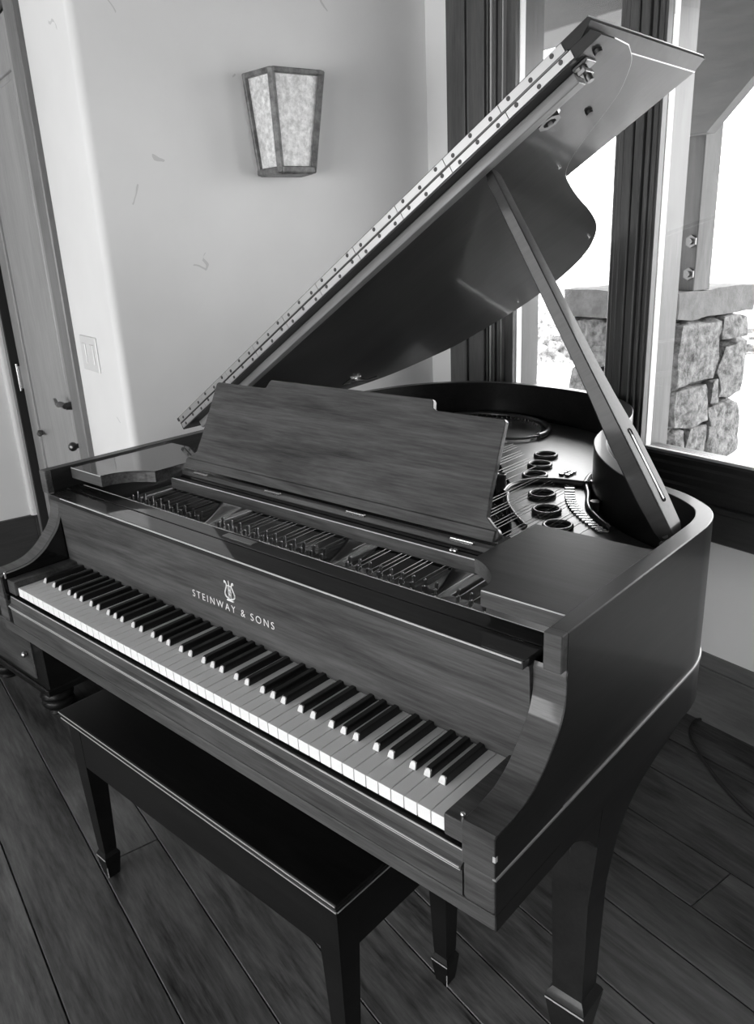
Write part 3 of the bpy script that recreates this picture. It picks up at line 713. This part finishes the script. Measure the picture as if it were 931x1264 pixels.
# the long hinge: a leaf on each edge with its screws
for nm, z0, z1, x1 in (('hinge_leaf', .0025, T1-.0015, .668), ('hinge_leaf', T2+.0015, T2+.0165, .660)):
    m = MB(); a = S_(-.695)
    ends = [a+(S_(x1)-a)*k/10 for k in range(11)]
    for e0, e1 in zip(ends, ends[1:]): m.box(e0+.0004, e1-.0004, YH-.0018, YH+.001, z0, z1, bev=.0004)
    lf = part(nm, m, 'brass', lid if z0 < .01 else flap, basis=LM)
    m = MB(); m.cyl((0, YH-.0024, 0), (0, YH-.0015, 0), .0038, .0042, 12); s0 = part('screw', m, 'screw', lf, basis=LM); sb = s0.matrix_basis.copy(); sp = s0.parent
    xs = []
    for e0, e1 in zip(ends, ends[1:]):
        L = e1-e0; xs += [e0+.16*L, e0+.5*L, e0+.84*L]
    for i, x in enumerate(xs):
        o = s0 if i == 0 else s0.copy()
        if i: COL.objects.link(o)
        o.matrix_basis = sb @ Matrix.Translation((x, 0, (z0+z1)/2+(.0025 if i % 2 else -.0015)))
m = MB(); m.cyl((S_(-.695), YH-.002, T1), (S_(.664), YH-.002, T1), .0022, n=8); part('hinge_knuckle', m, 'dark_steel', lid, basis=LM)
# stiffening batten under the lid
m = MB(); m.box(S_(-.66), S_(.645), YH+.030, YH+.054, -.019, 0, bev=.0012); part('lid_batten', m, 'batten', lid, basis=LM)
# latch, buffers and prop cup on the underside
m = MB(); m.box(S_(.648), S_(.676), YH+.018, YH+.050, -.005, 0, bev=.001); m.cyl((S_(.662), YH+.03, 0), (S_(.662), YH+.03, -.030), .006, n=12); m.box(S_(.655), S_(.669), YH+.012, YH+.040, -.020, -.012, bev=.001)
part('lid_latch', m, 'dark_steel', lid, basis=LM)
for s, y in ((.691, YH+.03), (.577, .752)):
    m = MB(); m.cyl((S_(s), y, .001), (S_(s), y, -.006), .0075, .0065, 16); part('rubber_buffer', m, 'rubber', lid, basis=LM)
m = MB(); m.lathe((S_(.556), .632, 0), [(.026, 0), (.026, -.006), (.021, -.010), (.021, -.018), (.012, -.018), (.010, -.006)], 8); part('prop_cup', m, 'dark_steel', lid, basis=LM, smooth=20)
for s, y in ((.432, .869), (.16, 1.455), (-.2, 1.58), (.615, .64)):
    m = MB(); m.cyl((S_(s), y, .001), (S_(s), y, -.005), .0035, n=10); part('lid_screw', m, 'steel', lid, basis=LM)
m = MB(); m.tube([(S_(-.60), 1.16, -.004), (S_(-.585), 1.20, -.020), (S_(-.56), 1.22, -.024)], .005, 8); m.box(S_(-.63), S_(-.585), 1.13, 1.18, -.003, 0, bev=.001); part('spine_hinge', m, 'steel', lid, basis=LM)

# ---- prop stick
A = Vector((.648, .617, z(.205))); B = LM @ Vector((S_(.418), .636, -.002))
dr = (B-A).normalized(); yy = Vector((0, 1, 0)); nn = yy.cross(dr).normalized()
if nn.x < 0: nn = -nn
yy = dr.cross(nn).normalized();
if yy.y < 0: yy = -yy
PM = Matrix(((nn.x, yy.x, dr.x, A.x), (nn.y, yy.y, dr.y, A.y), (nn.z, yy.z, dr.z, A.z), (0, 0, 0, 1)))
Lp = (B-A).length
def sect(t, w, h): # w in normal (x), h in y
    c = .22*min(w, h)
    return [(-w+c, -h, t), (w-c*.5, -h, t), (w, -h+c, t), (w, h-c, t), (w-c, h, t), (-w+c, h, t), (-w, h-c, t), (-w, -h+c, t)]
rows = [sect(0, .012, .018), sect(.03*Lp, .016, .024), sect(.12*Lp, .018, .027), sect(.26*Lp, .018, .026), sect(.36*Lp, .015, .021), sect(.46*Lp, .013, .018), sect(.75*Lp, .0115, .0145), sect(.97*Lp, .010, .012), sect(Lp, .006, .006)]
m = MB(); m.loft(rows); prop = part('lid_prop', m, 'lidwood', basis=PM, smooth=30)
m = MB()
def slotpts(w, t0, t1): return rc(0, 0, w, 180, 360, 6), 0
def slot(x, w, t0, t1, r):
    pts = [(x, w*math.cos(math.radians(a)), t0+w*math.sin(math.radians(a))) for a in range(180, 361, 20)]+[(x, w*math.cos(math.radians(a)), t1+w*math.sin(math.radians(a))) for a in range(0, 181, 20)]
    return pts
m.tube(slot(.0182, .0045, .07, .27*Lp, 0), .0011, 6, closed=True); part('prop_slot', m, 'felt', prop, basis=PM)
m = MB(); m.box(.010, .0184, -.0030, .0030, .07, .26*Lp); part('short_prop', m, 'edge', prop, basis=PM)
m = MB(); m.cyl((.0, -.021, .012), (.0, .021, .012), .006, n=14); m.box(-.016, .022, -.024, .024, -.012, .004, bev=.002); part('prop_pivot', m, 'dark_steel', prop, basis=PM)

# ---- legs
def leg(x, y, w, outer_x=None, sgn=1):
    m = MB()
    def sq(cx, cy, hx, hy, zz): return [(cx-hx, cy-hy, zz), (cx+hx, cy-hy, zz), (cx+hx, cy+hy, zz), (cx-hx, cy+hy, zz)]
    rows = [sq(x, y, .020, .020, .055), sq(x, y, .024, .024, .06), sq(x, y, .038, .036, .160), sq(x, y, .039, .037, .169), sq(x, y, .036, .034, .177), sq(x, y, .029, .027, .187), sq(x, y, .030, .028, .25), sq(x, y, .036, .036, .52), sq(x, y, .037, .042, .66)]
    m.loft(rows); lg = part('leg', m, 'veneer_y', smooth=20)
    m = MB(); m.box(x-.0385, x+.0385, y-.0368, y-.0355, .161, .1645); part('foot_edge_line', m, 'edge', lg)
    m = MB(); m.cyl((x-.010, y, .025), (x+.010, y, .025), .025, n=20); m.box(x-.016, x+.016, y-.012, y+.012, .02, .056, bev=.003); part('caster', m, 'dark_steel', lg)
leg(.647, .325, .075); leg(-.647, .325, .075); leg(-.22, 1.42, .075)
# scroll brackets joining rim and front legs
for s in (1, -1):
    a, b = sorted((s*.655, s*.6995))
    pr_ = [(.15, .66), (.17, .628), (.19, .6255), (.215, .612), (.245, .590), (.268, .566), (.282, .548), (.2838, .552), (.2842, .625), (.2858, .625), (.2870, .545), (.2935, .40), (.3565, .40)]+[(p.x, p.y) for p in curve_pts([(.360, .46), (.370, .51), (.390, .552), (.43, .584), (.48, .601), (.55, .613), (.60, .624)], 5)]+[(.60, .66)]
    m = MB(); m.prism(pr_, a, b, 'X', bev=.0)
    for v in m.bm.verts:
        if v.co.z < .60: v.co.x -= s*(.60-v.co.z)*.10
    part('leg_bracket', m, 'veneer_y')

# ================================================================== BENCH
bench = empty('piano_bench', (-.05, .17, 0)); tag(bench, 'long black lacquered piano bench with pale painted edge glints pushed under the keyboard', 'bench')
HB = .475
def bpart(nm, m, mat, smooth=35): return m.build(nm, M[mat], bench, smooth)
BX0, BX1, BY0, BY1 = -.500, .400, -.013, .350
m = MB(); m.box(BX0, BX1, BY0, BY1, HB-.012, HB, bev=.004, seg=3); m.box(BX0+.002, BX1-.002, BY0+.002, BY1-.002, HB-.024, HB-.013, bev=.004, seg=3); m.box(BX0+.006, BX1-.006, BY0+.006, BY1-.006, HB-.030, HB-.02); bpart('seat', m, 'bench')
m = MB(); m.box(BX0+.002, BX1-.002, BY0-.0006, BY0+.0016, HB-.0050, HB-.0028); m.box(BX0+.006, BX1-.002, BY0+.001, BY0+.003, HB-.0185, HB-.0165); m.box(BX1-.0012, BX1+.0006, BY0+.004, BY1-.004, HB-.0180, HB-.0168); bpart('seat_edge_line', m, 'bench_edge')  # pale strips painting the reflections on the seat edges
AP = .108
m = MB(); m.box(BX0+.018, BX1-.018, BY0+.014, BY0+.032, HB-.030-AP, HB-.028, bev=.001); m.box(BX0+.018, BX1-.018, BY1-.032, BY1-.014, HB-.03-AP, HB-.028, bev=.001)
m.box(BX0+.014, BX0+.032, BY0+.02, BY1-.02, HB-.03-AP, HB-.028, bev=.001); m.box(BX1-.032, BX1-.014, BY0+.02, BY1-.02, HB-.03-AP, HB-.028, bev=.001); bpart('apron', m, 'bench')
for lx in (BX0+.037, BX1-.037):
    for ly in (BY0+.037, BY1-.037):
        def sq(h, zz): return [(lx-h, ly-h, zz), (lx+h, ly-h, zz), (lx+h, ly+h, zz), (lx-h, ly+h, zz)]
        m = MB(); m.loft([sq(.014, 0), sq(.0165, .02), sq(.0205, .058), sq(.0205, .064), sq(.0155, .074), sq(.0165, .09), sq(.0235, HB-.14), sq(.0240, HB-.03)]); lg = bpart('leg', m, 'bench', 20)
        m = MB(); m.box(lx-.0205, lx+.0205, ly-.0212, ly-.0202, .0575, .0600); m.box(lx+.0170, lx+.0182, ly-.0190, ly-.0170, .005, .035); o = m.build('edge_glint', M['bench_edge'], lg)

# ================================================================== LOW CABINET behind the piano, left
cab = empty('low_cabinet', (-1.47, .43, 0)); tag(cab, 'low dark wooden cabinet on bun feet left of the piano under the keyboard end', 'cabinet')
m = MB(); m.box(-1.70, -1.235, .27, .62, .09, .33, bev=.004); m.box(-1.715, -1.22, .255, .635, .33, .352, bev=.006, seg=2); m.box(-1.70, -1.23, .262, .625, .085, .11, bev=.004); m.build('cabinet_body', M['bench'], cab)
m = MB(); m.box(-1.66, -1.30, .262, .275, .13, .31, bev=.004); d = m.build('cabinet_door', M['veneer'], cab)
m = MB(); m.sphere((-1.33, .252, .22), .011); m.build('door_knob', M['steel'], d)
for x, y in ((-1.275, .31), (-1.66, .31), (-1.275, .58), (-1.66, .58)):
    m = MB(); m.lathe((x, y, 0), [(.030, 0), (.036, .006), (.030, .014), (.046, .026), (.054, .040), (.050, .052), (.044, .056), (.054, .064), (.056, .074), (.048, .086)], 24); m.build('bun_foot', M['bench'], cab, 50)

# ================================================================== OUTSIDE
struct('ground', MB().box(-30, 20, YB+.3, 60, -.15, -.05), M['ground'])
pil = empty('stone_pillar', (R_ROOM @ Vector((-1.07, 2.86, -.05)))[:], PHI); tag(pil, 'stacked fieldstone porch pillar with flat slab cap, close outside the right window', 'pillar')
def stones(mb, rects, x, sgn, plane='X'):
    for k, (a0, a1, z0, z1) in enumerate(rects):
        bm2 = bmesh.new(); bmesh.ops.create_cube(bm2, size=1); bmesh.ops.subdivide_edges(bm2, edges=bm2.edges[:], cuts=5, use_grid_fill=True)
        for v in bm2.verts:
            p = v.co.copy()*2; m_ = max(abs(p.x), abs(p.y), abs(p.z)); q = p.normalized()*1.15
            p = p.lerp(q, .28)*.5
            w = Vector(((p.x*.14 + x), (a0+a1)/2+p.y*(a1-a0)*1.03, (z0+z1)/2+p.z*(z1-z0)*1.03)) if plane == 'X' else Vector(((a0+a1)/2+p.x*(a1-a0)*1.03, x+p.y*.14, (z0+z1)/2+p.z*(z1-z0)*1.03))
            w += noise.noise_vector(w*9+Vector((k, k*2, 0)))*.022+noise.noise_vector(w*30)*.006
            v.co = w
        me = bpy.data.meshes.new('t'); bm2.to_mesh(me); bm2.free(); mb.bm.from_mesh(me); bpy.data.meshes.remove(me)
m = MB(); m.box(-1.34, -.825, 2.64, 3.08, -.05, 1.08); m.build('mortar_core', M['mortar'], pil, 35, R_ROOM)
rx = [(2.60, 2.90, .80, 1.07), (2.92, 3.10, .97, 1.07), (2.93, 3.13, .70, .955), (2.88, 2.94, .69, .79), (2.61, 2.86, .61, .79), (2.87, 2.93, .58, .68), (2.60, 2.70, .42, .60), (2.72, 2.86, .40, .60), (2.89, 3.12, .42, .69),
      (2.60, 2.82, .20, .39), (2.84, 3.12, .22, .41), (2.60, 2.76, -.05, .19), (2.78, 3.12, -.05, .21)]
ry = [(-1.34, -1.10, .86, 1.07), (-1.08, -.80, .74, 1.07), (-1.34, -1.06, .62, .85), (-1.34, -1.16, .42, .60), (-1.14, -.94, .44, .62), (-1.04, -.80, .62, .73), (-.93, -.80, .40, .61), (-1.34, -1.10, .16, .40), (-1.08, -.80, .18, .39), (-1.34, -1.04, -.05, .15), (-1.02, -.80, -.05, .16)]
m = MB(); stones(m, rx, -.83, 1, 'X'); stones(m, ry, 2.64, 1, 'Y'); m.build('stonework', M['stone'], pil, 60, R_ROOM)
def slab(x0, x1, y0, y1, z0, z1, par, seed):
    m = MB(); m.box(x0, x1, y0, y1, z0, z1); bmesh.ops.subdivide_edges(m.bm, edges=m.bm.edges[:], cuts=9, use_grid_fill=True)
    for v in m.bm.verts: v.co += noise.noise_vector(v.co*7+Vector((seed, 0, 0)))*.014
    return m.build('cap_slab', M['slab'], par, 50, R_ROOM)
slab(-1.40, -.775, 2.585, 3.165, 1.085, 1.20, pil, 3)
post = empty('porch_post', (R_ROOM @ Vector((-.86, 2.75, 1.2)))[:], PHI); tag(post, 'weathered timber porch post bolted together and standing on the near stone pillar', 'post')
m = MB(); m.box(-.860, -.775, 2.68, 2.80, 1.2, 2.295, bev=.004); m.build('main_timber', M['timber'], post, 35, R_ROOM)
for zz in (1.27, 1.40):
    m = MB(); m.cyl((-.80, 2.672, zz), (-.80, 2.695, zz), .026, n=6); m.cyl((-.80, 2.66, zz), (-.80, 2.68, zz), .013, n=10); m.build('bolt', M['dark_steel'], post, 35, R_ROOM)
m = MB(); m.prism([(-.848, 1.80), (-.735, 1.80), (-.30, 2.22), (-.30, 2.295), (-.848, 2.295)], 2.62, 2.678, 'Y'); br = m.build('porch_brace', M['timber_d'], None, 35, R_ROOM)
tag(br, 'dark diagonal timber knee brace rising from the porch post', 'brace')
m = MB(); m.box(-7, 4, 2.58, 2.86, 2.30, 2.62, bev=.004); tag(m.build('porch_beam', M['timber_d'], None, 35, R_ROOM), 'long dark horizontal porch beam over both windows outside', 'beam')
struct('ceiling_porch', MB().box(-7, 4, YB+.17, 3.3, 2.62, 2.70), M['timber_d'])
pil2 = empty('stone_pillar', (R_ROOM @ Vector((-2.2, 4.3, -.05)))[:], PHI); tag(pil2, 'farther stone pillar with slab cap seen beside the lid prop', 'pillar')
m = MB(); m.box(-2.42, -1.98, 4.06, 4.5, -.05, .93); bmesh.ops.subdivide_edges(m.bm, edges=m.bm.edges[:], cuts=9, use_grid_fill=True)
for v in m.bm.verts: v.co += noise.noise_vector(v.co*6)*.035
m.build('stonework', M['stone'], pil2, 60, R_ROOM)
slab(-2.60, -1.80, 3.99, 4.62, .935, 1.075, pil2, 9)
def bush(x, y, r, h, label, seed):
    m = MB(); q = bmesh.ops.create_icosphere(m.bm, subdivisions=5, radius=1)
    for v in m.bm.verts:
        d = v.co.normalized(); k = 1+.22*noise.noise(d*3+Vector((seed, 0, 0)))+.12*noise.noise(d*11)+.08*noise.noise(d*30)
        v.co = Vector((x+d.x*r*k, y+d.y*r*k*.8, -.1+max(0, d.z)*h*k))
    tag(m.build('shrub', M['bush'], None, 60, R_ROOM), label, 'shrub')
bush(-6.3, 7.2, 1.2, .62, 'pale low shrub outside at the left edge of the left window', 1)
bush(-5.0, 9.5, 1.5, .42, 'small distant shrub on the bright gravel behind the far pillar', 5)

# ================================================================== LIGHT
w = bpy.data.worlds.new('overcast'); S.world = w; w.use_nodes = True; nt = w.node_tree
bg = nt.nodes['Background']; bg.inputs['Color'].default_value = g(1); bg.inputs['Strength'].default_value = 11.0
def portal(x0, x1, z0, z1, y, face):
    l = bpy.data.lights.new('daylight_portal', 'AREA'); l.shape = 'RECTANGLE'; l.size = x1-x0; l.size_y = z1-z0; l.cycles.is_portal = True
    o = bpy.data.objects.new('daylight_portal', l); COL.objects.link(o)
    o.matrix_basis = R_ROOM @ Matrix.Translation(((x0+x1)/2, y, (z0+z1)/2)) @ Matrix.Rotation(math.radians(90 if face > 0 else -90), 4, 'X')
portal(-.78, -.38, .83, 2.55, YB+.12, -1); portal(-.22, .95, .83, 2.55, YB+.12, -1)
portal(F0, F1, FZ0, FZ1, YF-.14, 1)

# ================================================================== CAMERA
P = (1.13395659, -0.672460253, 0.722418049+ZK); a, b_, c = -0.741482337, 0.333090534, 0.0478932167; F = 976.542647
f = Vector((math.sin(a)*math.cos(b_), math.cos(a)*math.cos(b_), -math.sin(b_))); r = Vector((math.cos(a), -math.sin(a), 0)); d = f.cross(r)
r2 = math.cos(c)*r+math.sin(c)*d; d2 = -math.sin(c)*r+math.cos(c)*d
cam = bpy.data.objects.new('camera', bpy.data.cameras.new('camera')); COL.objects.link(cam); S.camera = cam
up = -d2; bk_ = -f
cam.matrix_world = Matrix(((r2.x, up.x, bk_.x, P[0]), (r2.y, up.y, bk_.y, P[1]), (r2.z, up.z, bk_.z, P[2]), (0, 0, 0, 1)))
cam.data.sensor_fit = 'VERTICAL'; cam.data.sensor_height = 36; cam.data.lens = F/1264*36; cam.data.clip_start = .02; cam.data.clip_end = 200
S.view_settings.view_transform = 'Standard'; S.view_settings.look = 'None'; S.view_settings.gamma = 1; S.view_settings.exposure = 0.0; S.view_settings.use_curve_mapping = False
S.cycles.max_bounces = 10; S.cycles.diffuse_bounces = 5; S.cycles.glossy_bounces = 5; S.cycles.transparent_max_bounces = 12; S.cycles.caustics_reflective = False; S.cycles.caustics_refractive = False
